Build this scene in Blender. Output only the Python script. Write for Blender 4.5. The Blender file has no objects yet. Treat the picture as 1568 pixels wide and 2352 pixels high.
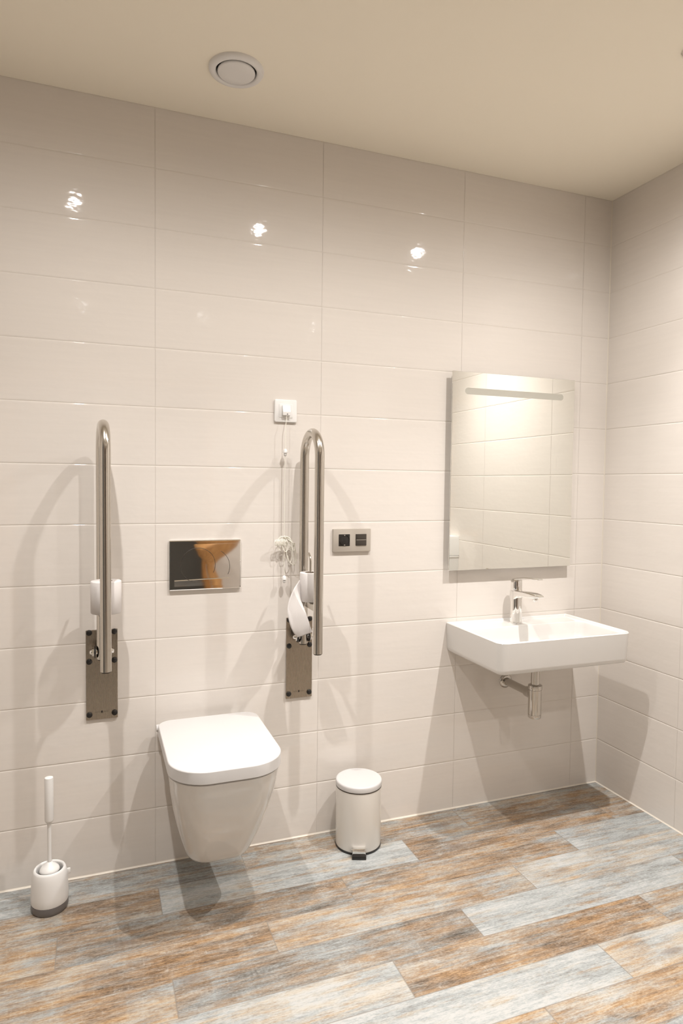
import bpy, bmesh, math, random
from mathutils import Vector, Matrix
PI = math.pi
random.seed(7)
SC = bpy.context.scene
COL = SC.collection

# ------------------------------------------------------------------ camera
cam_d = bpy.data.cameras.new('camera')
cam = bpy.data.objects.new('camera', cam_d); COL.objects.link(cam)
RX, UX, FX = (0.9362, -0.3513, 0.0119), (0.0045, 0.0457, 0.9989), (0.3515, 0.9352, -0.0444)
cam.matrix_world = Matrix(((RX[0], UX[0], -FX[0], -2.131), (RX[1], UX[1], -FX[1], -2.3348),
                           (RX[2], UX[2], -FX[2], 1.3487), (0, 0, 0, 1)))
cam_d.sensor_fit = 'VERTICAL'; cam_d.sensor_height = 36.0
cam_d.lens = 1504.5 / 2352 * 36.0
cam_d.clip_start = 0.02
SC.camera = cam
# ------------------------------------------------------------------ world, lamps, exposure
w = bpy.data.worlds.new('world'); SC.world = w; w.use_nodes = True
w.node_tree.nodes['Background'].inputs[0].default_value = (0.9, 0.85, 0.8, 1)
w.node_tree.nodes['Background'].inputs[1].default_value = 0.02
SC.view_settings.view_transform = 'Standard'; SC.view_settings.look = 'None'
SC.view_settings.gamma = 1; SC.view_settings.exposure = 0.02
LIGHT_COL = (1.0, 0.975, 0.955)
# per row: narrow beam watts, wide spill watts; per column factor
ROW_POWER = {-0.875: (76.0, 31.5), -2.65: (42.0, 2.5)}
COL_POWER = {-2.21: 0.90, -1.375: 0.90, -0.512: 1.27}
LIGHT_X = (-2.21, -1.375, -0.512)
LIGHT_Y = (-0.875, -2.65)
CORRIDOR_W = 1.5
ROOM_L, ROOM_F, CEIL = -2.95, -3.5, 2.6

# ------------------------------------------------------------------ helpers
def tag(o, label=None, cat=None, group=None, kind=None):
    if label: o['label'] = label
    if cat: o['category'] = cat
    if group: o['group'] = group
    if kind: o['kind'] = kind
    return o

def thing(name, loc, label, cat, group=None, rz=0.0):
    o = bpy.data.objects.new(name, None); COL.objects.link(o)
    o.location = loc; o.rotation_euler = (0, 0, rz); o.empty_display_size = 0.05
    return tag(o, label, cat, group)

def obj(name, bm, mat, parent=None, ang=35, smooth=True):
    bmesh.ops.recalc_face_normals(bm, faces=bm.faces[:])
    for f in bm.faces: f.smooth = smooth
    if smooth:
        lim = math.radians(ang)
        for e in bm.edges:
            if len(e.link_faces) == 2 and e.calc_face_angle(0) > lim: e.smooth = False
    me = bpy.data.meshes.new(name); bm.to_mesh(me); bm.free()
    o = bpy.data.objects.new(name, me); COL.objects.link(o)
    if mat: me.materials.append(mat)
    if parent: o.parent = parent
    return o

def NB(): return bmesh.new()

def box(bm, x0, x1, y0, y1, z0, z1, bev=0.0, seg=2):
    t = NB()
    bmesh.ops.create_cube(t, size=1)
    for v in t.verts:
        v.co = Vector(((x0+x1)/2 + v.co.x*(x1-x0), (y0+y1)/2 + v.co.y*(y1-y0), (z0+z1)/2 + v.co.z*(z1-z0)))
    if bev > 0:
        bmesh.ops.bevel(t, geom=t.edges[:]+t.verts[:], offset=bev, segments=seg, affect='EDGES', profile=0.5)
    merge(bm, t); return bm

def merge(bm, t, M=None):
    me = bpy.data.meshes.new('tmp'); 
    if M is not None: bmesh.ops.transform(t, matrix=M, verts=t.verts[:])
    t.to_mesh(me); t.free(); bm.from_mesh(me); bpy.data.meshes.remove(me)

def loft(bm, rings, cap0=True, cap1=True, closed=True):
    R = [[bm.verts.new(p) for p in r] for r in rings]
    n = len(R[0])
    for a, b in zip(R, R[1:]):
        for i in range(n if closed else n-1):
            j = (i+1) % n
            bm.faces.new((a[i], a[j], b[j], b[i]))
    if cap0: bm.faces.new(R[0][::-1])
    if cap1: bm.faces.new(R[-1])
    return bm

def lathe(bm, prof, c=(0, 0, 0), axis='z', n=40, cap0=True, cap1=True):
    """prof: list of (radius, height)"""
    rings = []
    for r, h in prof:
        ring = []
        for i in range(n):
            a = 2*PI*i/n; u, v = r*math.cos(a), r*math.sin(a)
            p = {'z': (u, v, h), 'y': (u, h, v), 'x': (h, u, v)}[axis]
            ring.append((c[0]+p[0], c[1]+p[1], c[2]+p[2]))
        rings.append(ring)
    return loft(bm, rings, cap0, cap1)

def tube(bm, pts, r, n=16, caps=True):
    P = [Vector(p) for p in pts]
    T = []
    for i in range(len(P)):
        a = P[max(i-1, 0)]; b = P[min(i+1, len(P)-1)]
        T.append((b-a).normalized())
    ref = Vector((1, 0, 0)) if abs(T[0].x) < 0.8 else Vector((0, 1, 0))
    nrm = (ref - T[0]*ref.dot(T[0])).normalized()
    rings = []
    for i, p in enumerate(P):
        nrm = (nrm - T[i]*nrm.dot(T[i])).normalized(); bn = T[i].cross(nrm)
        rr = r[i] if isinstance(r, (list, tuple)) else r
        rings.append([tuple(p + nrm*rr*math.cos(2*PI*k/n) + bn*rr*math.sin(2*PI*k/n)) for k in range(n)])
    return loft(bm, rings, caps, caps)

def rrect(x0, x1, y0, y1, r, n=6):
    """rounded rectangle outline; r = (x1y1, x0y1, x0y0, x1y0) radii"""
    if not isinstance(r, (list, tuple)): r = (r,)*4
    P = []
    for (cx, cy, rr, a0) in ((x1-r[0], y1-r[0], r[0], 0), (x0+r[1], y1-r[1], r[1], 90),
                             (x0+r[2], y0+r[2], r[2], 180), (x1-r[3], y0+r[3], r[3], 270)):
        for i in range(n+1):
            a = math.radians(a0+90*i/n); P.append((cx+rr*math.cos(a), cy+rr*math.sin(a)))
    return P

def slab_y(bm, x0, x1, z0, z1, y0, y1, r, bev=0.002):
    """rounded plate lying on the back wall: y0 = wall side, y1 = room side"""
    o = lambda d: rrect(x0+d, x1-d, z0+d, z1-d, max(r-d, 0.0005), 5)
    f = lambda P, y: [(a, y, b) for a, b in P]
    return loft(bm, [f(o(0), y0), f(o(0), y1+bev), f(o(bev*0.3), y1+bev*0.3), f(o(bev), y1)])

# ------------------------------------------------------------------ materials
def mat(name, col, rough=0.5, metal=0.0, coat=0.0, spec=0.5, ior=None):
    m = bpy.data.materials.new(name); m.use_nodes = True
    b = m.node_tree.nodes['Principled BSDF']
    b.inputs['Base Color'].default_value = (*col, 1); b.inputs['Roughness'].default_value = rough
    b.inputs['Metallic'].default_value = metal; b.inputs['Coat Weight'].default_value = coat
    b.inputs['Specular IOR Level'].default_value = spec
    if ior: b.inputs['IOR'].default_value = ior
    return m

class NG:
    def __init__(s, m): s.t = m.node_tree; s.b = s.t.nodes['Principled BSDF']
    def n(s, kind, **kw):
        x = s.t.nodes.new(kind)
        for k, v in kw.items():
            if k.startswith('i_'):
                key = k[2:]; key = int(key) if key.isdigit() else key.replace('_', ' ')
                x.inputs[key].default_value = v
            else: setattr(x, k, v)
        return x
    def l(s, a, b): s.t.links.new(a, b)
    def math(s, op, a, b=None):
        x = s.n('ShaderNodeMath', operation=op)
        for i, v in enumerate((a, b)):
            if v is None: continue
            if isinstance(v, (int, float)): x.inputs[i].default_value = v
            else: s.l(v, x.inputs[i])
        return x.outputs[0]
    def mix(s, f, a, b, mode='MIX'):
        x = s.n('ShaderNodeMix', data_type='RGBA', blend_type=mode)
        for i, v in ((0, f), (6, a), (7, b)):
            if isinstance(v, (int, float)): x.inputs[i].default_value = v
            elif isinstance(v, tuple): x.inputs[i].default_value = (*v, 1)
            else: s.l(v, x.inputs[i])
        return x.outputs[2]
    def ramp(s, f, stops):
        x = s.n('ShaderNodeValToRGB'); e = x.color_ramp.elements
        while len(e) < len(stops): e.new(0.5)
        for k, (p, c) in zip(e, stops): k.position = p; k.color = (*c, 1) if len(c) == 3 else c
        s.l(f, x.inputs[0]); return x.outputs[0]
    def noise(s, vec, scale, detail=4, rough=0.5, dist=0.0):
        x = s.n('ShaderNodeTexNoise', i_Scale=scale, i_Detail=detail, i_Roughness=rough, i_Distortion=dist)
        s.l(vec, x.inputs['Vector']); return x.outputs['Fac']
    def mapping(s, vec, sc, loc=(0, 0, 0)):
        x = s.n('ShaderNodeMapping'); x.inputs['Scale'].default_value = sc; x.inputs['Location'].default_value = loc
        s.l(vec, x.inputs['Vector']); return x.outputs[0]

# glazed wall tile: cream, faint horizontal linen streaks, slightly wavy glaze
TILE = (0.745, 0.695, 0.645)
m_tile = mat('tile_glaze', TILE, 0.045, spec=0.5)
g = NG(m_tile)
tc = g.n('ShaderNodeTexCoord')
v1 = g.mapping(tc.outputs['Object'], (1.6, 1.6, 34))
st = g.noise(v1, 2.2, 5, 0.6)
colr = g.ramp(st, [(0.3, tuple(c*0.982 for c in TILE)), (0.7, tuple(min(1, c*1.014) for c in TILE))])
g.l(colr, g.b.inputs['Base Color'])
v2 = g.mapping(tc.outputs['Object'], (1, 1, 1.6))
wv = g.noise(v2, 26, 1.5, 0.5)
v3 = g.mapping(tc.outputs['Object'], (2, 2, 26))
wv2 = g.noise(v3, 3.0, 3, 0.55)
bp = g.n('ShaderNodeBump', i_Strength=1.0, i_Distance=0.00050)
bp2 = g.n('ShaderNodeBump', i_Strength=0.3, i_Distance=0.0004)
g.l(wv, bp.inputs['Height']); g.l(wv2, bp2.inputs['Height']); g.l(bp.outputs[0], bp2.inputs['Normal'])
g.l(bp2.outputs[0], g.b.inputs['Normal'])

m_grout = mat('grout', (0.68, 0.63, 0.57), 0.8)
m_silicone = mat('silicone_bead', (0.72, 0.66, 0.57), 0.45)
m_ceiling = mat('ceiling_paint', (0.92, 0.855, 0.725), 0.75, spec=0.25)
g = NG(m_ceiling); tc = g.n('ShaderNodeTexCoord')
nn = g.noise(tc.outputs['Object'], 60, 3)
b_ = g.n('ShaderNodeBump', i_Strength=0.05, i_Distance=0.001); g.l(nn, b_.inputs['Height']); g.l(b_.outputs[0], g.b.inputs['Normal'])

# weathered plank tiles
m_floor = mat('weathered_plank_tile', (0.5, 0.45, 0.38), 0.42, spec=0.4)
g = NG(m_floor)
uv = g.n('ShaderNodeUVMap'); uv.uv_map = 'UVMap'
at = g.n('ShaderNodeAttribute'); at.attribute_name = 'tone'
sep = g.n('ShaderNodeSeparateColor'); g.l(at.outputs['Color'], sep.inputs[0])
tone, seed, blue = sep.outputs[0], sep.outputs[1], sep.outputs[2]
comb = g.n('ShaderNodeCombineXYZ'); g.l(g.math('MULTIPLY', seed, 37.0), comb.inputs[2])
vadd = g.n('ShaderNodeVectorMath', operation='ADD'); g.l(uv.outputs[0], vadd.inputs[0]); g.l(comb.outputs[0], vadd.inputs[1])
V = vadd.outputs[0]
big = g.noise(g.mapping(V, (2.4, 9.0, 1)), 1.6, 4, 0.55, 0.25)        # broad weathering patches
med = g.noise(g.mapping(V, (3.2, 46.0, 1)), 2.0, 7, 0.68, 0.3)      # streaks
fine = g.noise(g.mapping(V, (26.0, 210.0, 1)), 2.0, 5, 0.75)         # grain
blot = g.noise(g.mapping(V, (6, 15, 1), (3.1, 1.7, 0)), 2.2, 9, 0.8, 0.35)     # rust blots
cros = g.noise(g.mapping(V, (120, 9, 1), (1.1, 5.7, 0)), 1.5, 3, 0.6)  # short cross scratches
hueN = g.noise(g.mapping(V, (2.6, 22.0, 1), (9, 4, 0)), 1.7, 6, 0.66, 0.3)
# darkness parameter
S = lambda x, k, c=0.5: g.math('MULTIPLY', g.math('SUBTRACT', x, c), k)
dk = g.math('ADD', g.math('ADD', g.math('MULTIPLY', tone, 0.72), 0.12), S(big, 0.9)); dk = g.math('ADD', dk, S(med, 0.9)); dk = g.math('ADD', dk, S(fine, 0.9)); dk = g.math('ADD', dk, S(blot, 0.75))
cell = g.n('ShaderNodeTexWhiteNoise', noise_dimensions='3D')
sn = g.n('ShaderNodeVectorMath', operation='SNAP'); sn.inputs[1].default_value = (0.148, 0.0702, 1.0)
wob = g.n('ShaderNodeVectorMath', operation='ADD'); g.l(V, wob.inputs[0])
wc = g.n('ShaderNodeCombineXYZ'); g.l(S(fine, 0.035), wc.inputs[0]); g.l(S(med, 0.02), wc.inputs[1]); g.l(wc.outputs[0], wob.inputs[1])
g.l(wob.outputs[0], sn.inputs[0]); g.l(sn.outputs[0], cell.inputs['Vector'])
cellv = cell.outputs['Value']
dk = g.math('ADD', dk, S(cellv, 0.11))
grain = g.noise(g.mapping(V, (7.0, 330.0, 1), (2, 2, 0)), 2.0, 4, 0.7)
dk = g.math('ADD', dk, S(grain, 0.75))
spk = g.noise(g.mapping(V, (60.0, 140.0, 1), (5, 2, 0)), 2.0, 3, 0.7)
dk = g.math('ADD', dk, S(spk, 0.7))
cool = g.ramp(dk, [(0.0, (0.49, 0.49, 0.475)), (0.28, (0.35, 0.37, 0.368)), (0.55, (0.24, 0.24, 0.228)), (0.8, (0.125, 0.11, 0.092)), (1.0, (0.055, 0.045, 0.036))])
warm = g.ramp(dk, [(0.0, (0.52, 0.47, 0.38)), (0.28, (0.48, 0.355, 0.225)), (0.55, (0.35, 0.215, 0.110)), (0.8, (0.19, 0.12, 0.068)), (1.0, (0.07, 0.04, 0.024))])
hf = g.math('ADD', g.math('ADD', S(hueN, 3.0, 0.5), S(cellv, 0.22)), S(blot, 1.5, 0.5)); hf = g.math('ADD', hf, g.math('SUBTRACT', 0.86, blue))
hfc = g.n('ShaderNodeClamp'); g.l(hf, hfc.inputs[0])
base = g.mix(hfc.outputs[0], cool, warm)
# pale lime wash over parts
wash = g.ramp(g.math('ADD', S(blot, -1.3), S(cros, 0.6)), [(0.10, (0, 0, 0)), (0.26, (1, 1, 1))])
base = g.mix(g.math('MULTIPLY', wash, 0.4), base, (0.52, 0.48, 0.42))
# knots
vor = g.n('ShaderNodeTexVoronoi', i_Scale=1.0); g.l(g.mapping(V, (2.6, 7.5, 1), (0.4, 0.2, 0)), vor.inputs['Vector'])
knot = g.ramp(g.math('ADD', vor.outputs['Distance'], S(med, 0.25)), [(0.04, (1, 1, 1)), (0.13, (0, 0, 0))])
base = g.mix(g.math('MULTIPLY', knot, 0.55), base, (0.16, 0.11, 0.08))
# joint line around every plank, from the plank's own edge distance
at2 = g.n('ShaderNodeUVMap'); at2.uv_map = 'EdgeUV'
sx = g.n('ShaderNodeSeparateXYZ'); g.l(at2.outputs[0], sx.inputs[0])
def edge(o, L):
    a = g.math('MINIMUM', o, g.math('SUBTRACT', L, o)); return a
ed = g.math('MINIMUM', edge(sx.outputs[0], 0.89), edge(sx.outputs[1], 0.14))
jl = g.ramp(g.math('MULTIPLY', ed, 100.0), [(0.08, (1, 1, 1)), (0.17, (0, 0, 0))])
base = g.mix(g.math('MULTIPLY', jl, 0.62), base, (0.22, 0.19, 0.16))
g.l(base, g.b.inputs['Base Color'])
g.l(g.ramp(fine, [(0.2, (0.36,)*3), (0.8, (0.52,)*3)]), g.b.inputs['Roughness'])
fb = g.n('ShaderNodeBump', i_Strength=0.25, i_Distance=0.0008)
g.l(g.math('SUBTRACT', fine, jl), fb.inputs['Height']); g.l(fb.outputs[0], g.b.inputs['Normal'])

m_ceramic = mat('white_ceramic', (0.72, 0.70, 0.675), 0.08, coat=0.4)
m_plastic = mat('white_plastic', (0.80, 0.785, 0.765), 0.28)
m_white2 = mat('satin_white_plastic', (0.80, 0.785, 0.765), 0.4)
m_enamel = mat('white_enamel', (0.76, 0.725, 0.675), 0.22, coat=0.3)
m_lidwhite = mat('glossy_white_lid', (0.62, 0.602, 0.59), 0.33)
m_paper = mat('tissue_paper', (0.66, 0.625, 0.605), 0.95, spec=0.1)
g = NG(m_paper); tc = g.n('ShaderNodeTexCoord'); nn = g.noise(tc.outputs['Object'], 260, 3)
b_ = g.n('ShaderNodeBump', i_Strength=0.3, i_Distance=0.0008); g.l(nn, b_.inputs['Height']); g.l(b_.outputs[0], g.b.inputs['Normal'])
m_card = mat('brown_cardboard', (0.28, 0.21, 0.14), 0.9)
m_cord = mat('white_cord', (0.86, 0.83, 0.74), 0.6)
m_chrome = mat('polished_chrome', (0.86, 0.85, 0.83), 0.04, 1.0)
m_black = mat('black_plastic', (0.012, 0.010, 0.009), 0.35)
m_rubber = mat('dark_brown_seal', (0.035, 0.025, 0.018), 0.6)
m_grey = mat('grey_plastic', (0.17, 0.155, 0.15), 0.45)
m_frame = mat('champagne_grey_plastic', (0.50, 0.455, 0.40), 0.35, 0.35)
m_anth = mat('anthracite_plastic', (0.045, 0.037, 0.030), 0.3)
m_mirror = mat('mirror_glass', (0.90, 0.905, 0.865), 0.0, 1.0)
m_frost = mat('frosted_strip', (0.50, 0.485, 0.43), 0.4, 0.2)
m_alu = mat('mirror_back_aluminium', (0.45, 0.43, 0.40), 0.5, 0.6)
m_valve = mat('valve_white_enamel', (0.78, 0.76, 0.74), 0.35)
m_engrave = mat('engraved_mark', (0.17, 0.14, 0.11), 0.5, 0.6)
m_trap = mat('dull_chrome', (0.58, 0.55, 0.51), 0.07, 1.0)
m_dark = mat('dark_gap', (0.02, 0.018, 0.015), 0.8)
m_wood = mat('warm_wood', (0.50, 0.25, 0.09), 0.4)
g = NG(m_wood); tc = g.n('ShaderNodeTexCoord'); nn = g.noise(g.mapping(tc.outputs['Object'], (14, 14, 1.2)), 3, 5, 0.6, 0.6)
g.l(g.ramp(nn, [(0.3, (0.46, 0.21, 0.06)), (0.7, (0.78, 0.43, 0.17))]), g.b.inputs['Base Color'])
m_corr = mat('corridor_dark_grey', (0.30, 0.28, 0.25), 0.7)
m_leaf = mat('dark_green_leaf', (0.05, 0.06, 0.02), 0.5)
m_lens = bpy.data.materials.new('lit_lens'); m_lens.use_nodes = True
m_lens.node_tree.nodes.clear()
_e = m_lens.node_tree.nodes.new('ShaderNodeEmission'); _o = m_lens.node_tree.nodes.new('ShaderNodeOutputMaterial')
_e.inputs[0].default_value = (1.0, 0.93, 0.84, 1); _e.inputs[1].default_value = 900.0
m_lens.node_tree.links.new(_e.outputs[0], _o.inputs[0])

def brushed(name, sx, sz, col=(0.56, 0.515, 0.455), rough=0.26, axis=0):
    m = mat(name, col, rough, 1.0)
    g = NG(m); tc = g.n('ShaderNodeTexCoord')
    nn = g.noise(g.mapping(tc.outputs['Object'], (sx, sx, sz)), 8, 3, 0.6)
    g.l(g.ramp(nn, [(0.3, (rough-0.06,)*3), (0.7, (rough+0.1,)*3)]), g.b.inputs['Roughness'])
    b = g.n('ShaderNodeBump', i_Strength=0.02, i_Distance=0.0002); g.l(nn, b.inputs['Height']); g.l(b.outputs[0], g.b.inputs['Normal'])
    return m
m_tubesteel = mat('brushed_steel_tube', (0.60, 0.565, 0.515), 0.19, 1.0)
m_plate = brushed('brushed_steel_plate', 90, 3, (0.40, 0.345, 0.285), 0.26)

# ------------------------------------------------------------------ room shell
def tiled_wall(name, origin, ux, uw, wlen, joints, rows, rowh, nrm):
    """tiles with softly rolled edges on a grout bed; ux = direction along wall, nrm = into room"""
    bm = NB(); ux, nrm = Vector(ux), Vector(nrm); O = Vector(origin); up = Vector((0, 0, 1))
    GH = 0.0005
    prof = ((0, 0.0012), (0.0008, 0.00050), (0.0024, 0.00020), (0.0050, 0.00005), (0.0080, 0.0))
    def ticks(a, b):
        a += GH; b -= GH
        return [(a+d, z) for d, z in prof] + [(b-d, z) for d, z in prof[::-1]]
    for s0, s1 in zip(joints, joints[1:]):
        for r in range(rows):
            X = ticks(s0, s1); Z = ticks(r*rowh, (r+1)*rowh)
            # finer division in the middle keeps shading smooth
            vv = [[bm.verts.new(O + ux*x + up*z - nrm*max(dx*0.18, dz)) for x, dx in X] for z, dz in Z]
            for i in range(len(Z)-1):
                for j in range(len(X)-1):
                    bm.faces.new((vv[i][j], vv[i][j+1], vv[i+1][j+1], vv[i+1][j]))
    for f in bm.faces:
        f.normal_update()
        if f.normal.dot(nrm) < 0: f.normal_flip()
        f.smooth = True; f.material_index = 0
    # grout bed and wall thickness behind
    a = O - nrm*0.0009; b = a + ux*wlen; T = nrm*0.1
    q = [a, b, b+up*rows*rowh, a+up*rows*rowh]
    v = [bm.verts.new(p) for p in q] + [bm.verts.new(p - T) for p in q]
    for idx in ((0, 1, 2, 3), (7, 6, 5, 4), (0, 4, 5, 1), (1, 5, 6, 2), (2, 6, 7, 3), (3, 7, 4, 0)):
        f = bm.faces.new([v[i] for i in idx]); f.material_index = 1
    me = bpy.data.meshes.new(name); bm.to_mesh(me); bm.free()
    me.materials.append(m_tile); me.materials.append(m_grout)
    o = bpy.data.objects.new(name, me); COL.objects.link(o); o['kind'] = 'structure'
    return o
PITCH, CUT, RH = 0.5975, 0.1458, 0.2
jb = [0.0] + [CUT + PITCH*k for k in range(0, 5)]
jb = [s for s in jb if s < -ROOM_L] + [-ROOM_L]
tiled_wall('wall_back', (0, 0, 0), (-1, 0, 0), 0, -ROOM_L, jb, 13, RH, (0, -1, 0))
jr = [0.0] + [0.434 + PITCH*k for k in range(0, 6)]
jr = [s for s in jr if s < -ROOM_F] + [-ROOM_F]
tiled_wall('wall_right', (0, 0, 0), (0, -1, 0), 0, -ROOM_F, jr, 13, RH, (-1, 0, 0))
tiled_wall('wall_left', (ROOM_L, 0, 0), (0, -1, 0), 0, -ROOM_F, jr, 13, RH, (1, 0, 0))
m_darkdoor = mat('dark_grey_laminate', (0.12, 0.117, 0.112), 0.45)
bm = NB(); box(bm, ROOM_L-0.02, ROOM_L+0.035, -2.25, -0.75, 0.0, 2.12, 0.004)
d1 = obj('door_1', bm, m_darkdoor); d1['kind'] = 'structure'
bm = NB(); tube(bm, [(ROOM_L+.035, -.95, 1.05), (ROOM_L+.075, -.95, 1.05), (ROOM_L+.075, -1.08, 1.05)], .009, 12)
obj('door_handle', bm, m_darkdoor, d1)

def plainbox(name, x0, x1, y0, y1, z0, z1, m, kind='structure', parent=None):
    o = obj(name, box(NB(), x0, x1, y0, y1, z0, z1), m, parent, smooth=False)
    if kind and not parent: o['kind'] = kind
    return o
# ceiling and front wall with its doorway
plainbox('ceiling', -4.1, 0.7, -5.7, 0.1, CEIL, CEIL+0.1, m_ceiling)
m_frontwall = mat('front_wall_tile', TILE, 0.15)
DX0, DX1, DH = -2.75, -1.22, 2.15
bm = NB()
box(bm, ROOM_L, DX0-0.03, ROOM_F-0.1, ROOM_F, 0, CEIL); box(bm, DX1+0.03, 0, ROOM_F-0.1, ROOM_F, 0, CEIL)
box(bm, DX0-0.03, DX1+0.03, ROOM_F-0.1, ROOM_F, DH+0.03, CEIL)
obj('wall_front', bm, m_frontwall, smooth=False)['kind'] = 'structure'
bm = NB()
box(bm, DX0-0.08, DX0, ROOM_F-0.12, ROOM_F+0.015, 0, DH+0.08, 0.004)
box(bm, DX1, DX1+0.05, ROOM_F-0.12, ROOM_F+0.015, 0, DH+0.08, 0.004)
box(bm, DX0, DX1, ROOM_F-0.12, ROOM_F+0.015, DH, DH+0.08, 0.004)
obj('trim_1', bm, m_wood)['kind'] = 'structure'
# dim corridor outside the doorway
bm = NB()
box(bm, -4.0, 0.6, -5.7, -5.6, 0, 2.6); box(bm, -4.1, -4.0, -5.7, ROOM_F-0.12, 0, 2.6); box(bm, 0.6, 0.7, -5.7, ROOM_F-0.12, 0, 2.6)
obj('wall_corridor', bm, m_corr, smooth=False)['kind'] = 'structure'

# floor: 14 x 89 cm planks, third offset, each with own tone
TONES = {(0, 0): (.50, .45), (0, 1): (.46, .50), (0, 2): (.36, .85), (0, -1): (.45, .6),
         (1, 0): (.60, .40), (1, 1): (.62, .38), (1, 2): (.22, .85), (1, 3): (.62, .42),
         (2, 0): (.32, .90), (2, 1): (.60, .34), (2, 2): (.60, .46), (2, 3): (.50, .30),
         (3, 0): (.22, .60), (3, 1): (.42, .38), (3, 2): (.55, .30),
         (4, 0): (.45, .60), (4, 1): (.24, .88), (4, 2): (.60, .55), (4, 3): (.46, .28),
         (5, 0): (.55, .50), (5, 1): (.56, .30), (5, 2): (.14, .60), (5, 3): (.45, .3),
         (6, 0): (.20, .45), (6, 1): (.10, .85), (6, 2): (.50, .4),
         (7, 0): (.45, .35), (7, 1): (.42, .28), (7, 2): (.40, .3)}
bm = NB()
uvl = bm.loops.layers.uv.new('UVMap'); el = bm.loops.layers.uv.new('EdgeUV')
cl = bm.loops.layers.float_color.new('tone')
PW, PL = 0.1403, 0.8910
rnd = random.Random(11)
for i in range(-1, 42):
    y1 = -0.0105 - PW*i; y0 = y1 - PW
    k0 = {0: -0.753, 1: -0.159, 2: -0.459}[i % 3]
    for k in range(-2, 6):
        x1 = k0 - PL*(k-1); x0 = x1 - PL
        X0, X1, Y0, Y1 = max(x0, -4.0), min(x1, 0.6), y0, min(y1, 0.0)
        if X1 <= X0 or Y1 <= Y0: continue
        key = (i, k) if i % 3 == 0 else (i, k)
        tn = TONES.get((i, k), (rnd.uniform(.2, .62), rnd.uniform(.3, .85)))
        sd = rnd.random()
        vs = [bm.verts.new(p) for p in ((X0, Y0, 0), (X1, Y0, 0), (X1, Y1, 0), (X0, Y1, 0))]
        f = bm.faces.new(vs)
        for l in f.loops:
            l[uvl].uv = (l.vert.co.x - x0 + sd*13, l.vert.co.y - y0 + sd*7)
            l[el].uv = (l.vert.co.x - x0, l.vert.co.y - y0)
            l[cl] = (tn[0], sd, tn[1], 1)
# underside slab
geo = box(NB(), -4.0, 0.6, -5.6, 0.0, -0.05, -0.001)
me = bpy.data.meshes.new('t'); geo.to_mesh(me); geo.free(); bm.from_mesh(me); bpy.data.meshes.remove(me)
me = bpy.data.meshes.new('floor'); bm.to_mesh(me); bm.free(); me.materials.append(m_floor)
fl = bpy.data.objects.new('floor', me); COL.objects.link(fl); fl['kind'] = 'structure'
# silicone beads where the walls meet the floor and each other
def bead(name, a, b, d1, d2, r=0.0042):
    bm = NB(); a, b, d1, d2 = map(Vector, (a, b, d1, d2))
    loft(bm, [[tuple(p), tuple(p+d1*r), tuple(p+(d1+d2)*r*0.42), tuple(p+d2*r)] for p in (a, b)])
    obj(name, bm, m_silicone, smooth=False)['kind'] = 'structure'
bead('baseboard_back', (ROOM_L, 0, 0), (0, 0, 0), (0, -1, 0), (0, 0, 1), 0.0045)
bead('baseboard_right', (0, 0, 0), (0, ROOM_F, 0), (-1, 0, 0), (0, 0, 1), 0.0045)
bead('trim_2', (0, 0, 0), (0, 0, CEIL), (-1, 0, 0), (0, -1, 0), 0.003)

# ------------------------------------------------------------------ wall-hung toilet
TX = -1.766
t = thing('wall_hung_toilet', (TX, 0, 0.165), 'white wall-hung toilet with closed square-rounded lid below the chrome flush plate', 'toilet')
def D(hw, yb, yf, rb, rf, z, n=10):
    return [(x, y, z-0.165) for x, y in rrect(-hw, hw, yf, yb, (rb, rb, rf, rf), n)]
bm = NB()
rings = []
def bowl_ring(z, hwf, hwb, yf, rf):
    # wider in front, narrower at the wall
    P = rrect(-hwf, hwf, yf, -0.001, (0.02, 0.02, rf, rf), 10)
    out = []
    for x, y in P:
        k = min(1, max(0, (y+0.26)/0.26)); k = k*k*(3-2*k)
        s = 1 + (hwb/hwf-1)*k
        out.append((x*s, y, z-0.165))
    return out
prof = [(0.160, .083, .070, -.318, .055), (0.1615, .091, .078, -.330, .060), (0.168, .097, .084, -.339, .064), (0.18, .1025, .088, -.348, .068), (0.20, .109, .092, -.360, .072), (0.24, .1215, .099, -.382, .078),
        (0.30, .137, .109, -.415, .085), (0.36, .150, .119, -.446, .094), (0.42, .160, .130, -.471, .102), (0.45, .1635, .138, -.480, .106), (0.464, .165, .144, -.484, .108)]
for p_ in prof: rings.append(bowl_ring(*p_))
rings.append(bowl_ring(.470, .1660, .160, -.487, .109)); rings.append(bowl_ring(.480, .167, .167, -.491, .112)); rings.append(bowl_ring(.4825, .164, .164, -.488, .110))
loft(bm, rings)
obj('bowl', bm, m_ceramic, t, 50)
def plate_part(z0, z1, hw, yb, yf, rb, rf, bev):
    bm = NB(); R = []
    top = [(bev*(1-math.cos(k*PI/8)), z1-bev+bev*math.sin(k*PI/8)) for k in range(5)]
    for d, z in [(bev*.3, z0), (0, z0+bev*.3)] + top:
        R.append(D(hw-d, yb-d, yf+d, rb, rf, z))
    return loft(bm, R)
obj('seat', plate_part(.483, .4955, .1560, -.05, -.482, .045, .100, .001), m_lidwhite, t, 50)
obj('lid', plate_part(.4880, .525, .1705, -.0455, -.4995, .047, .1135, .0040), m_lidwhite, t, 15)
for s in (-1, 1):
    bm = NB(); lathe(bm, [(.0, -.02), (.011, -.02), (.0125, -.017), (.0125, .017), (.011, .02), (0, .02)], (s*.152, -.03, .4915-.165+.003), 'x', 20, False, False)
    obj('hinge', bm, m_lidwhite, t)
bm = NB(); lathe(bm, [(0, -.1675), (.010, -.1675), (.010, -.164), (.007, -.161), (0, -.161)], (0, -.2, .27-.165), 'x', 20, False, False)

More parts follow.
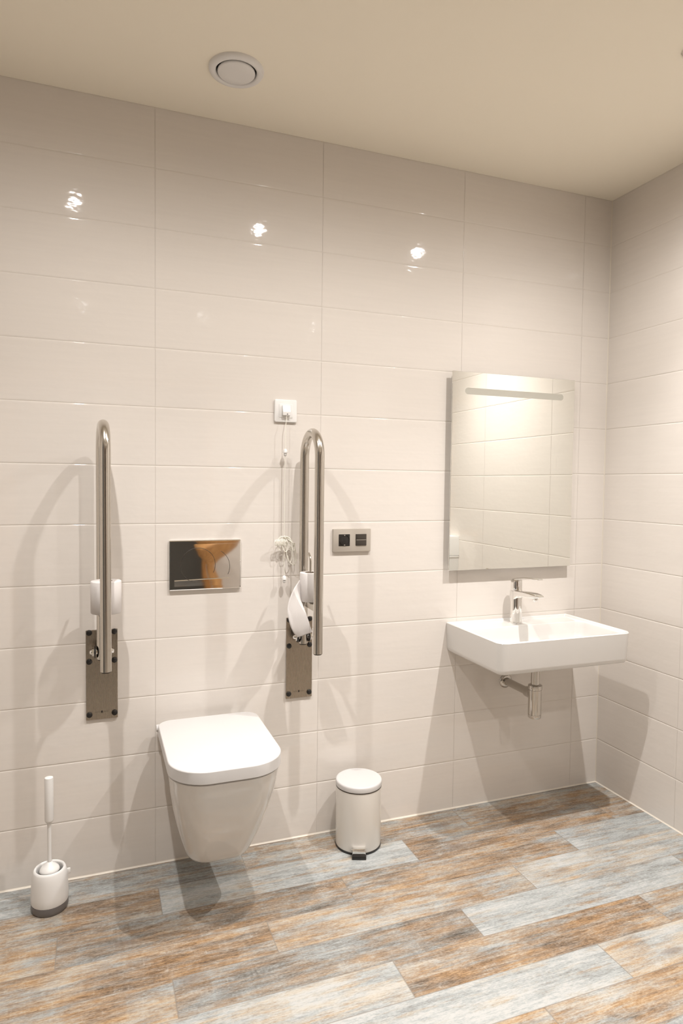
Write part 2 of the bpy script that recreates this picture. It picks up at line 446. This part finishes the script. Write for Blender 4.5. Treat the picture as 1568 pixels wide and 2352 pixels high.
# ------------------------------------------------------------------ flush plate
t = thing('flush_plate', (-1.7675, 0, 0.966), 'polished chrome flush plate with curved button outlines above the toilet', 'flush plate')
bm = NB(); slab_y(bm, -.126, .126, 0, .176, -.0005, -.011, .004, .0035)
obj('frame', bm, m_chrome, t, 20)
def arcpts(cx, cz, r, a0, a1, n=40, y=-.0123):
    return [(cx+r*math.cos(math.radians(a0+(a1-a0)*i/n)), y, cz+r*math.sin(math.radians(a0+(a1-a0)*i/n))) for i in range(n+1)]
# push face: slightly domed sheet above the bottom ledge
bm = NB()
NX, NZ = 40, 26
vv = []
for i in range(NZ+1):
    row = []
    for j in range(NX+1):
        x = -.108 + .216*j/NX; z = .040 + .122*i/NZ
        dome = .0009*math.exp(-((x+.025)/.075)**2-((z-.09)/.06)**2)
        row.append(bm.verts.new((x, -.0125-dome, z)))
    vv.append(row)
for i in range(NZ):
    for j in range(NX): bm.faces.new((vv[i][j], vv[i][j+1], vv[i+1][j+1], vv[i+1][j]))
rim = [vv[0][j] for j in range(NX+1)] + [vv[i][NX] for i in range(1, NZ+1)] + [vv[NZ][j] for j in range(NX-1, -1, -1)] + [vv[i][0] for i in range(NZ-1, 0, -1)]
low = [bm.verts.new((v.co.x*1.0, -.0105, v.co.z)) for v in rim]
for a in range(len(rim)):
    b = (a+1) % len(rim); bm.faces.new((rim[a], rim[b], low[b], low[a]))
obj('push_face', bm, m_chrome, t, 30)
for nm, pts in (('large_button_edge', arcpts(-.027, .088, .0605, -28, 262, 70, -.0151)), ('small_button_edge', arcpts(.021, .080, .0640, -26, 60, 30, -.0148))):
    bm = NB(); tube(bm, [(a, b+.0018, c) for a, b, c in pts], .0007, 8); obj(nm, bm, m_rubber, t)
bm = NB()
loft(bm, [[(-.108, -.0105, .014), (-.108, -.0130, .0145), (-.108, -.0139, .0335), (-.108, -.0125, .0365), (-.108, -.0105, .0370)], [(.084, -.0105, .014), (.084, -.0130, .0145), (.084, -.0139, .0385), (.084, -.0125, .0410), (.084, -.0105, .0415)]])
obj('lower_ledge', bm, m_chrome, t, 20)

# ------------------------------------------------------------------ folding grab rails
def grab_rail(x, label, skew):
    Z = 0.540
    t = thing('folding_grab_rail', (x, 0, Z), label, 'grab rail', 'folding grab rails beside the toilet')
    bm = NB(); slab_y(bm, -.0505, .0505, 0, .305, -.0005, -.006, .002, .0008)
    obj('wall_plate', bm, m_plate, t, 20)
    for sx_ in (-.040, .040):
        for z in (.018, .199, .297):
            bm = NB(); lathe(bm, [(0.0, -.0060), (.0098, -.0060), (.0098, -.0075), (.0085, -.0108), (.005, -.0128), (0, -.0134)], (sx_, 0, z), 'y', 24, False, False)
            obj('screw_cap', bm, m_black, t)
    # emblem: illegible fine mark with a small dark square
    bm = NB(); box(bm, -.0035, .0025, -.0064, -.0055, .0215, .0285)
    obj('emblem', bm, m_rubber, t, smooth=False)
    bm = NB()
    for q in (-.0205, -.0165, -.0125, -.0085, .0065, .0105, .0145, .0185):
        box(bm, q-.0010, q+.0012, -.0062, -.0055, .0235, .0243); box(bm, q-.0010, q+.0010, -.0062, -.0055, .0258, .0266); box(bm, q-.0010, q-.0003, -.0062, -.0055, .0235, .0266)
    obj('engraved_mark', bm, m_engrave, t, smooth=False)
    # pivot
    bm = NB(); box(bm, -.012, .012, -.048, -.005, .222, .262, .003); obj('pivot_bracket', bm, m_chrome, t)
    bm = NB(); lathe(bm, [(0, -.038), (.004, -.038), (.0065, -.036), (.0085, -.031), (.0085, .031), (.0065, .036), (.004, .038), (0, .038)], (0, -.052, .242), 'x', 20, False, False)
    obj('pivot_bolt', bm, m_chrome, t)
    for s in (-1, 1):
        bm = NB(); lathe(bm, [(0, -.002), (.0185, -.002), (.0195, 0), (.0185, .002), (0, .002)], (s*.0215, -.052, .242), 'x', 28, False, False)
        obj('washer', bm, m_black, t)
        bm = NB(); lathe(bm, [(0, -.003), (.013, -.003), (.0135, 0), (.013, .003), (0, .003)], (s*.0275, -.052, .242), 'x', 6, False, False)
        obj('nut', bm, m_chrome, t, 20)
    # U tube
    R, ya, yb_ = .0855, -.051, -.222
    zc = 1.4365-Z; yc = (ya+yb_)/2
    sk = lambda p: (p[0]+skew*(ya-p[1])/(ya-yb_), p[1], p[2])
    pts = [(0, ya, .218), (0, ya, .26), (0, ya, .4), (0, ya, .7)] + [(0, yc+R*math.cos(a), zc+R*math.sin(a)) for a in [PI*i/24 for i in range(25)]] + [(0, yb_, .7), (0, yb_, .5), (0, yb_, .35), (0, yb_, .222)]
    bm = NB(); tube(bm, [sk(p) for p in pts], .0165, 32); obj('rail_tube', bm, m_tubesteel, t)
    for y, z in ((ya, .214), (yb_, .218)):
        bm = NB(); lathe(bm, [(0, 0), (.013, 0), (.0158, .003), (.0158, .006), (0, .006)], sk((0, y, z)), 'z', 28, False, False)
        obj('end_cap', bm, m_rubber, t)
    # roll holder: flat arm, brace and hooked rod
    ra = thing_part = None
    bm = NB(); box(bm, -.003, .003, -.208, -.056, .360, .384, .0008); box(bm, -.010, .010, -.160, -.110, .381, .385, .0008)
    tube(bm, [(0, -.085, .380), (0, -.064, .335)], .004, 10)
    h = obj('roll_holder', bm, m_tubesteel, t)
    bm = NB(); tube(bm, [(0, -.133, .383), (0, -.133, .46), (0, -.133, .53), (0, -.130, .540), (0, -.122, .548), (0, -.110, .556)], .0042, 12)
    obj('hooked_rod', bm, m_tubesteel, h)
    return t
grab_rail(-2.113, 'upright folding steel grab rail left of the toilet, holding a full toilet roll', .010)
grab_rail(-1.418, 'upright folding steel grab rail between toilet and power outlet, holding a used roll', 0.0)

def toilet_roll(x, y, z, r, label):
    t = thing('toilet_roll', (x, y, z), label, 'toilet roll', 'toilet rolls on the grab rails')
    bm = NB(); n = 48; H = .102
    lathe(bm, [(.0195, 0), (r-.002, 0), (r, .002), (r, H-.002), (r-.002, H), (.0195, H)], (0, 0, 0), 'z', n, False, False)
    obj('paper', bm, m_paper, t, 50)
    bm = NB(); lathe(bm, [(.0195, .0002), (.0195, H-.0002), (.0182, H-.0002), (.0182, .0002), (.0195, .0002)], (0, 0, 0), 'z', 32, False, False)
    obj('core', bm, m_card, t, 50)
    return t
toilet_roll(-2.1005, -.1335, .927, .0465, 'full white toilet roll hanging on the left grab rail')
r2 = toilet_roll(-1.418, -.1335, .929, .0385, 'used white toilet roll on the right grab rail with its loose end hanging down')
Lp = [(-1.4562, -.128, 1.018), (-1.4568, -.1335, 1.012), (-1.4600, -.135, 1.0037), (-1.4835, -.150, .978), (-1.5057, -.168, .9424), (-1.5150, -.180, .9073), (-1.5102, -.186, .8705), (-1.4981, -.188, .8369), (-1.4798, -.185, .8137)]
Rp = [(-1.4562, -.127, .9305), (-1.4568, -.1335, .9305), (-1.4535, -.137, .932), (-1.4528, -.150, .9258), (-1.4503, -.168, .9089), (-1.4459, -.180, .8896), (-1.4397, -.186, .8675), (-1.4338, -.188, .8477), (-1.4262, -.185, .8282)]
def cr(P, m=5):
    out = []
    for i in range(len(P)-1):
        p0, p1, p2, p3 = [Vector(P[min(max(i+k, 0), len(P)-1)]) for k in (-1, 0, 1, 2)]
        for j in range(m):
            u = j/m
            out.append(0.5*((2*p1)+(p2-p0)*u+(2*p0-5*p1+4*p2-p3)*u*u+(3*p1-p0-3*p2+p3)*u**3))
    out.append(Vector(P[-1])); return out
bm = NB(); A, B = cr(Lp), cr(Rp); rows = []
base_ = Vector((-1.418, -.1335, .929))
for i, (a, b) in enumerate(zip(A, B)):
    s = i/len(A); row = []
    for j in range(13):
        u = j/12; p = a.lerp(b, u)
        p = p + Vector((0, -1, 0))*(.003*math.sin(PI*u)*s + .0012*math.sin(9*u+6*s)*s)
        row.append(bm.verts.new(p - base_))
    rows.append(row)
for i in range(len(rows)-1):
    for j in range(12): bm.faces.new((rows[i][j], rows[i][j+1], rows[i+1][j+1], rows[i+1][j]))
so = obj('loose_sheet', bm, m_paper, r2, 60)
md = so.modifiers.new('thickness', 'SOLIDIFY'); md.thickness = 0.0006

# ------------------------------------------------------------------ emergency pull switch
t = thing('emergency_pull_switch', (-1.4785, 0, 1.568), 'white square emergency alarm pull switch with knotted cord left of the right grab rail', 'alarm switch')
bm = NB(); slab_y(bm, -.0425, .0425, 0, .082, -.0005, -.009, .006, .003); obj('cover_plate', bm, m_plastic, t, 40)
bm = NB(); slab_y(bm, -.026, .026, .016, .066, -.008, -.0105, .003, .001); obj('insert', bm, m_plastic, t, 40)
bm = NB()
loft(bm, [[(-.014, -.010, .024), (.014, -.010, .024), (.014, -.024, .024), (-.014, -.024, .024)], [(-.0145, -.010, .036), (.0145, -.010, .036), (.0145, -.025, .036), (-.0145, -.025, .036)], [(-.0145, -.010, .060), (.0145, -.010, .060), (.0145, -.016, .060), (-.0145, -.016, .060)]])
obj('cord_housing', bm, m_plastic, t, 20)
bm = NB(); lathe(bm, [(0, 0), (.0022, 0), (.0018, -.0015), (0, -.002)], (.002, -.0245, .0285), 'y', 14, False, False); obj('indicator_lamp', bm, m_grey, t)
cx, cy = -.0065, -.028
co = []
bm = NB(); tube(bm, [(.0, -.020, .026), (-.002, -.024, .004), (cx, cy, -.020), (cx, cy, -.10), (cx-.001, cy, -.19), (cx-.001, cy, -.30), (cx-.0015, cy, -.418)], .0011, 8)
tube(bm, [(cx-.001, cy, -.418), (cx-.001, cy, -.50), (cx, cy, -.572)], .0011, 8)
cord = obj('cord', bm, m_cord, t)
for z in (-.098, -.561):
    bm = NB(); lathe(bm, [(0, 0), (.0035, -.0005), (.0068, -.004), (.0082, -.010), (.0085, -.015), (.0068, -.0155), (.004, -.013), (0, -.012)], (cx, cy, z), 'z', 24, False, False)
    lathe(bm, [(0, -.012), (.004, -.013), (.0058, -.018), (.0058, -.022), (.004, -.026), (0, -.027)], (cx, cy, z), 'z', 20, False, False)
    obj('pull_knob', bm, m_plastic, t, 60)
# knotted bundle of slack cord
bm = NB(); rk = random.Random(5)
pts = [(cx, cy, -.415)]
for i in range(11):
    lean = -.030 + .062*rk.random(); dep = .025 + .085*rk.random(); wd = .004+.014*rk.random()
    top = -.417-.008*rk.random(); yy = cy + rk.uniform(-.010, .010)
    bx = cx+lean
    pts += [(cx+lean*.35, yy, top), (cx+lean*.8, yy+.003, top-.010), (bx, yy, top-dep*.5), (bx+wd*.3, yy-.003, top-dep*.9), (bx+wd, yy, top-dep), (bx+wd*1.4, yy+.003, top-dep*.75), (cx+lean*.6+wd, yy, top-.018)]
pts.append((cx, cy, -.43))
tube(bm, cr(pts, 4), .0012, 6)
arc = [(cx-.034, cy, -.440), (cx-.026, cy-.004, -.427), (cx-.010, cy-.006, -.418), (cx+.008, cy-.006, -.418), (cx+.024, cy-.004, -.430), (cx+.036, cy-.002, -.452), (cx+.043, cy, -.480), (cx+.045, cy, -.505), (cx+.036, cy, -.522), (cx+.020, cy, -.512), (cx+.012, cy, -.488)]
tube(bm, cr(arc, 5), .0014, 6)
for k in range(9):
    x0 = cx-.036+.0045*k
    tube(bm, cr([(x0, cy-.004, -.424-.001*abs(k-5)), (x0-.002, cy-.009, -.436), (x0+.001, cy-.006, -.450), (x0+.003, cy, -.446)], 4), .0013, 6)
obj('cord_knot', bm, m_cord, t)

# ------------------------------------------------------------------ power outlet and switch
t = thing('wall_outlet', (-1.2125, 0, 1.086), 'grey double wall frame with black socket and dark switch right of the rails', 'outlet')
bm = NB(); slab_y(bm, -.0775, .0775, 0, .088, -.0005, -.010, .003, .0015); obj('frame', bm, m_frame, t, 30)
bm = NB(); slab_y(bm, -.0545, -.0095, .0225, .0675, -.009, -.0115, .0015, .0008)
s_ = obj('socket_insert', bm, m_black, t, 30)
bm = NB(); lathe(bm, [(.0195, -.0117), (.0200, -.0135), (.0205, -.0117)], (-.032, 0, .045), 'y', 36, False, False); obj('socket_rim', bm, m_anth, s_)
bm = NB()
for q in (-.0095, .0095): lathe(bm, [(0, -.0118), (.0026, -.0118), (.0026, -.0112), (0, -.0112)], (-.032+q, 0, .045), 'y', 14, False, False)
obj('pin_hole', bm, m_dark, s_)
for q in (-.0185, .0185):
    bm = NB(); box(bm, -.0345, -.0295, -.0135, -.011, .045+q-.0015, .045+q+.0015, .0004); obj('earth_clip', bm, m_chrome, s_)
bm = NB(); slab_y(bm, .0145, .0595, .0225, .0675, -.009, -.0105, .0015, .0006); rk_ = obj('switch_insert', bm, m_anth, t, 30)
for z0, z1, nm in ((.0235, .0440, 'rocker'), (.0462, .0665, 'rocker')):
    bm = NB(); slab_y(bm, .0158, .0583, z0, z1, -.010, -.0130, .001, .0006); obj(nm, bm, m_anth, rk_, 30)
bm = NB(); box(bm, .017, .0572, -.0127, -.010, .0443, .0459); obj('divider_strip', bm, m_frame, rk_)

# ------------------------------------------------------------------ mirror
t = thing('wall_mirror', (-.501, 0, 1.001), 'frameless rectangular wall mirror with frosted light strip above the washbasin', 'mirror')
bm = NB(); box(bm, -.299, .299, -.031, -.026, 0, .799, .0006, 1); gl = obj('mirror_glass', bm, m_mirror, t, 10)
bm = NB(); box(bm, -.285, .285, -.026, -.0005, .014, .785, .001, 1); obj('backing_box', bm, m_alu, t, 10)
bm = NB()
P = rrect(-.2405, .2405, .7095, .7360, .0130, 8)
loft(bm, [[(a, -.0308, b) for a, b in P], [(a, -.0313, b) for a, b in P]]); obj('light_strip', bm, m_frost, gl, 10)
bm = NB(); lathe(bm, [(.0058, -.0310), (.0058, -.0313), (.0072, -.0313), (.0072, -.0310)], (-.0055, 0, .080), 'y', 30, False, False)
box(bm, -.0060, -.0050, -.0313, -.0310, .081, .087)
obj('touch_sensor', bm, m_frost, gl, 10)

# ------------------------------------------------------------------ washbasin
BX = -.490
t = thing('washbasin', (BX, 0, .665), 'white rectangular wall-mounted washbasin under the mirror in the corner', 'washbasin')
HW, YF, ZT = .301, -.386, .120
def ring(d, z, r=.036, back=.0):
    return [(x, y, z) for x, y in rrect(-HW+d, HW-d, YF+d, -.0005-back, (.004, .004, max(r-d, .006), max(r-d, .006)), 9)]
bm = NB()
R = [ring(.075, -.004), ring(.030, -.002), ring(.012, .002), ring(.0075, .008), ring(.005, .020), ring(.001, ZT-.008), ring(.0005, ZT-.003), ring(.003, ZT), ring(.008, ZT+.0004, back=.004), ring(.0115, ZT-.0012, back=.006), ring(.0135, ZT-.006, back=.008)]
# interior: flat tap deck at the back, then the bowl sinking from its rounded opening
def inn(d, z, r):
    return [(x, y, z) for x, y in rrect(-HW+.0165+d, HW-.0165-d, YF+.0165+d, -.108-d*.8, r, 9)]
R.append(ring(.0150, ZT-.0085, back=.0095))
R += [inn(0, ZT-.0092, .030), inn(.0012, ZT-.0105, .030), inn(.0025, ZT-.014, .030), inn(.005, ZT-.030, .031), inn(.008, ZT-.055, .033), inn(.012, ZT-.072, .036),
      inn(.020, ZT-.083, .040), inn(.034, ZT-.088, .040), inn(.070, ZT-.092, .030), inn(.100, ZT-.0935, .015)]
loft(bm, R)
obj('basin', bm, m_ceramic, t, 45)
bm = NB(); lathe(bm, [(0, .0310), (.030, .0310), (.033, .0295), (.033, .0255), (0, .0255)], (0, -.238, 0), 'z', 32, False, False); obj('drain_cover', bm, m_chrome, t)

# ------------------------------------------------------------------ faucet
t = thing('basin_faucet', (-.496, -.060, .7765), 'chrome single-lever mixer tap standing on the back of the washbasin', 'faucet')
bm = NB(); lathe(bm, [(0, 0), (.0265, 0), (.0265, .004), (.0245, .0055), (.0240, .02), (.0235, .06), (.0232, .12), (.0228, .134), (0, .134)], (0, 0, 0), 'z', 36, False, False)
obj('body', bm, m_chrome, t, 40)
bm = NB(); rings = []
for y, z0, z1, hw in ((.020, .092, .136, .018), (-.005, .094, .137, .021), (-.020, .106, .138, .0225), (-.035, .116, .1395, .0225), (-.070, .120, .142, .0225), (-.115, .121, .1420, .021), (-.140, .124, .140, .019), (-.160, .130, .137, .014), (-.164, .1325, .1355, .012)):
    P = rrect(-hw, hw, z0, z1, min(.005, (z1-z0)*.45), 4); rings.append([(a, y, b) for a, b in P])
loft(bm, rings); sp = obj('spout', bm, m_chrome, t, 40)
bm = NB(); lathe(bm, [(0, .111), (.0095, .111), (.0105, .113), (.0105, .124), (0, .124)], (0, -.126, 0), 'z', 24, False, False); obj('aerator', bm, m_chrome, sp)
bm = NB(); lathe(bm, [(0, .136), (.0225, .136), (.0232, .139), (.0230, .170), (.0220, .178), (.018, .183), (0, .184)], (0, 0, 0), 'z', 36, False, False)
lv = obj('lever_base', bm, m_chrome, t, 40)
bm = NB(); rings = []
for y, z, hw, th in ((.018, .178, .012, .004), (.0, .182, .018, .0045), (-.03, .188, .0175, .0038), (-.07, .1955, .016, .003), (-.11, .199, .0145, .0026), (-.150, .2005, .013, .0024), (-.156, .2005, .010, .0015)):
    P = rrect(-hw, hw, z-th, z+th, th*.8, 4); rings.append([(a, y, b) for a, b in P])
loft(bm, rings); obj('lever', bm, m_chrome, lv, 40)

# ------------------------------------------------------------------ bottle trap
t = thing('bottle_trap', (-.497, -.200, .424), 'chrome bottle trap hanging under the washbasin, piped into the wall', 'drain trap')
bm = NB(); lathe(bm, [(0, 0), (.0235, 0), (.0255, .003), (.0255, .014), (.0245, .0145), (.0245, .016), (.0258, .0165), (.0258, .113), (.0245, .1135), (.0245, .115), (.0275, .1155), (.0280, .122), (.0275, .131), (.022, .134), (0, .134)], (0, 0, 0), 'z', 40, False, False)
obj('bottle', bm, m_trap, t, 40)
bm = NB(); lathe(bm, [(0, .13), (.0165, .13), (.0165, .195), (.0185, .196), (.0195, .215), (.028, .232), (.028, .240), (0, .240)], (0, 0, 0), 'z', 32, False, False)
obj('tailpiece', bm, m_trap, t, 40)
bm = NB(); lathe(bm, [(0, .018), (.0215, .018), (.0215, .050), (.0205, .054), (.0162, .055), (.0162, .199), (0, .199)], (0, 0, .090), 'y', 32, False, False)
obj('wall_pipe', bm, m_trap, t, 40)
bm = NB(); lathe(bm, [(.0165, .1905), (.0205, .1908), (.0260, .1935), (.0300, .1975), (.0305, .1992), (.0165, .1992)], (0, 0, .090), 'y', 40, False, False)
obj('wall_rosette', bm, m_trap, t, 50)

# ------------------------------------------------------------------ pedal bin
t = thing('pedal_bin', (-1.215, -.115, 0), 'small white round pedal bin with flat lid standing right of the toilet', 'bin')
bm = NB(); lathe(bm, [(0, 0), (.0845, 0), (.0855, .002), (.0855, .008), (0, .008)], n=56, cap0=False, cap1=False); obj('base_ring', bm, m_black, t, 40)
bm = NB(); lathe(bm, [(0, .008), (.0838, .008), (.0845, .010), (.0845, .226), (.083, .2275), (0, .2275)], n=64, cap0=False, cap1=False); obj('body', bm, m_enamel, t, 40)
bm = NB(); lathe(bm, [(0, .2260), (.0856, .2260), (.0856, .2300), (0, .2300)], n=56, cap0=False, cap1=False); obj('lid_seal', bm, m_rubber, t, 40)
bm = NB(); lathe(bm, [(0, .2298), (.0858, .2298), (.0862, .2320), (.0862, .2440), (.0850, .2480), (.0820, .2500), (.0780, .2502), (0, .2512)], n=64, cap0=False, cap1=False); obj('lid', bm, m_lidwhite, t, 60)
# pedal points to the room and a little to the left
A_ = math.atan2(-.094, -.034)
def rotz(bm, a):
    bmesh.ops.rotate(bm, verts=bm.verts[:], cent=(0, 0, 0), matrix=Matrix.Rotation(a, 3, 'Z')); return bm
bm = NB(); box(bm, .080, .103, -.0235, .0235, .0290, .0315, .001); box(bm, .1005, .1040, -.0235, .0235, .008, .0310, .001); ped = obj('pedal_plate', rotz(bm, A_), m_chrome, t)
bm = NB(); box(bm, .086, .1135, -.0255, .0255, .0005, .0135, .0020); obj('pedal_pad', rotz(bm, A_), m_black, ped)
bm = NB(); tube(bm, [(.0835, -.0265, .024), (.100, -.0265, .0320), (.104, -.022, .0335), (.104, .022, .0335), (.100, .0265, .0320), (.0835, .0265, .024)], .0022, 10); obj('pedal_wire', rotz(bm, A_), m_chrome, ped)

# ------------------------------------------------------------------ toilet brush and holder
HX, HY = -2.271, -.137
t = thing('toilet_brush_holder', (HX, HY, 0), 'white brush holder cup with dark grey base on the floor at left', 'brush holder')
bm = NB(); lathe(bm, [(0, 0), (.0490, 0), (.0520, .004), (.0540, .012), (.0545, .026), (0, .026)], n=56, cap0=False, cap1=False); obj('base', bm, m_grey, t, 40)
bm = NB(); lathe(bm, [(0, .0245), (.0525, .0245), (.0525, .0272), (0, .0272)], n=48, cap0=False, cap1=False); obj('seam', bm, m_rubber, t, 40)
bm = NB(); lathe(bm, [(.040, .027), (.0540, .0272), (.0548, .030), (.0550, .050), (.0538, .080), (.0510, .108), (.0480, .124), (.0458, .1290), (.0430, .1305), (.0400, .1290), (.0388, .125), (.0400, .100), (.041, .040), (0, .035)], n=64, cap0=False, cap1=False)
obj('cup', bm, m_white2, t, 50)
bm = NB(); box(bm, .0505, .0610, -.004, .004, .096, .113, .002); obj('hook_tab', rotz(bm, math.radians(8)), m_plastic, t)
t = thing('toilet_brush', (HX, HY, .060), 'white long-handled toilet brush standing in the holder on the floor', 'toilet brush')
bm = NB(); lathe(bm, [(0, .075), (.0060, .075), (.0058, .20), (.0062, .2120), (.0120, .219), (.0132, .224), (.0132, .353), (.0122, .358), (.009, .3595), (0, .360)], n=28, cap0=False, cap1=False); obj('handle', bm, m_white2, t, 50)
bm = NB(); lathe(bm, [(0, .060), (.0285, .060), (.0300, .063), (.0275, .069), (.0200, .077), (.0110, .083), (.0060, .089), (0, .090)], n=40, cap0=False, cap1=False); obj('splash_guard', bm, m_white2, t, 60)
bm = NB(); lathe(bm, [(0, -.020), (.022, -.018), (.031, -.005), (.033, .030), (.030, .052), (.012, .060), (0, .060)], n=40, cap0=False, cap1=False)
for v in bm.verts:
    k = 1+.05*math.sin(v.co.z*900+math.atan2(v.co.y, v.co.x)*9); v.co.x *= k; v.co.y *= k
obj('bristles', bm, m_grey, t)

# ------------------------------------------------------------------ ceiling vent
t = thing('ceiling_vent', (-1.724, -.299, CEIL), 'round white exhaust valve with centre disc on the ceiling above the toilet', 'vent')
bm = NB(); lathe(bm, [(.0835, 0), (.0832, -.004), (.0805, -.0085), (.0740, -.0112), (.0680, -.0118), (.0632, -.0105), (.0612, -.006), (.0605, -.001)], n=64, cap0=False, cap1=False); obj('ring', bm, m_valve, t, 60)
bm = NB(); lathe(bm, [(0, -.0008), (.0610, -.0008), (.0610, -.0004), (0, -.0004)], n=48, cap0=False, cap1=False); obj('throat', bm, m_dark, t, 40)
bm = NB(); lathe(bm, [(0, -.001), (.0500, -.002), (.0555, -.005), (.0568, -.009), (.0560, -.0120), (.0530, -.0135), (.0300, -.0138), (0, -.0138)], n=64, cap0=False, cap1=False); obj('disc', bm, m_valve, t, 60)

# ------------------------------------------------------------------ ceiling downlights
def spot(loc, power, size, blend, radius, parent):
    d = bpy.data.lights.new('beam', 'SPOT'); d.energy = power; d.color = LIGHT_COL
    d.spot_size = math.radians(size); d.spot_blend = blend; d.shadow_soft_size = radius
    o = bpy.data.objects.new('beam', d); COL.objects.link(o); o.location = loc
    o.parent = parent; return o
def downlight(x, y):
    row = 'nearest the back wall' if y > -1.5 else 'in the row over the doorway side'
    col = {0: 'left', 1: 'middle', 2: 'right'}[LIGHT_X.index(x)]
    t = thing('ceiling_downlight', (x, y, CEIL), 'lit round recessed ceiling downlight, %s one %s' % (col, row), 'ceiling light', 'recessed ceiling downlights')
    bm = NB(); lathe(bm, [(.040, 0), (.040, -.003), (.036, -.008), (.028, -.018), (.022, -.018), (.021, -.001)], n=36, cap0=False, cap1=False); obj('trim_ring', bm, m_chrome, t)
    bm = NB(); lathe(bm, [(0, -.0030), (.0205, -.0030), (.0205, -.0005), (0, -.0005)], n=32, cap0=False, cap1=False); obj('lens', bm, m_lens, t)
    spot((0, 0, -.020), ROW_POWER[y][0]*COL_POWER[x], 98 if y > -1.5 else 124, 1.0, .016, t)
    spot((0, 0, -.020), ROW_POWER[y][1]*COL_POWER[x], 177, 1.0, .016, t)
for y in LIGHT_Y:
    for x in LIGHT_X: downlight(x, y)

t = thing('ceiling_downlight', (-1.75, -4.55, CEIL), 'added unseen lamp beyond the doorway, brightening the corridor mirrored in the flush plate', 'ceiling light')  # added lamp with no known source; lifts the dark reflection in the flush plate
bm = NB(); lathe(bm, [(.040, 0), (.040, -.003), (.036, -.008), (.028, -.018), (.022, -.018), (.021, -.001)], n=36, cap0=False, cap1=False); obj('trim_ring', bm, m_chrome, t)
bm = NB(); lathe(bm, [(0, -.0030), (.0205, -.0030), (.0205, -.0005), (0, -.0005)], n=32, cap0=False, cap1=False); obj('lens', bm, m_lens, t)
spot((0, 0, -.020), 22.0, 120, 1.0, .016, t)
# ------------------------------------------------------------------ dispensers on the right wall (seen in the mirror)
t = thing('paper_towel_dispenser', (0, -1.425, .905), 'white paper towel dispenser on the right wall, visible in the mirror corner', 'dispenser')
bm = NB()
loft(bm, [[(-.0005, -.130, 0), (-.0005, .130, 0), (-.115, .130, 0), (-.115, -.130, 0)], [(-.0005, -.128, .10), (-.0005, .128, .10), (-.108, .128, .10), (-.108, -.128, .10)], [(-.0005, -.125, .118), (-.0005, .125, .118), (-.095, .125, .118), (-.095, -.125, .118)]])
obj('cover', bm, m_plastic, t, 20)
bm = NB(); box(bm, -.1165, -.1145, -.115, .115, .0, .010, .0008); obj('bottom_lip', bm, m_plastic, t)
t = thing('wall_waste_bin', (0, -1.425, .60), 'white wall waste box under the towel dispenser, seen in the mirror', 'waste bin')
bm = NB()
loft(bm, [[(-.0005, -.115, 0), (-.0005, .115, 0), (-.085, .115, 0), (-.085, -.115, 0)], [(-.0005, -.128, .292), (-.0005, .128, .292), (-.115, .128, .292), (-.115, -.128, .292)]])
obj('box', bm, m_plastic, t, 20)
bm = NB(); box(bm, -.118, -.0005, -.130, .130, .291, .3035, .002); obj('lid', bm, m_plastic, t)

# ------------------------------------------------------------------ things outside the doorway, seen in the chrome
t = thing('wooden_pedestal_table', (-1.165, -3.22, 0), 'brown wooden pedestal table with flared top by the doorway, mirrored in the flush plate', 'table')
bm = NB(); lathe(bm, [(0, 0), (.17, 0), (.17, .025), (.05, .05), (.042, .30), (.042, .64), (.075, .72), (.16, .80), (.19, .86), (0, .86)], n=32, cap0=False, cap1=False); obj('stem', bm, m_wood, t)
bm = NB(); lathe(bm, [(0, .86), (.20, .86), (.205, .87), (.20, .88), (0, .88)], n=40, cap0=False, cap1=False); obj('tabletop', bm, m_wood, t)
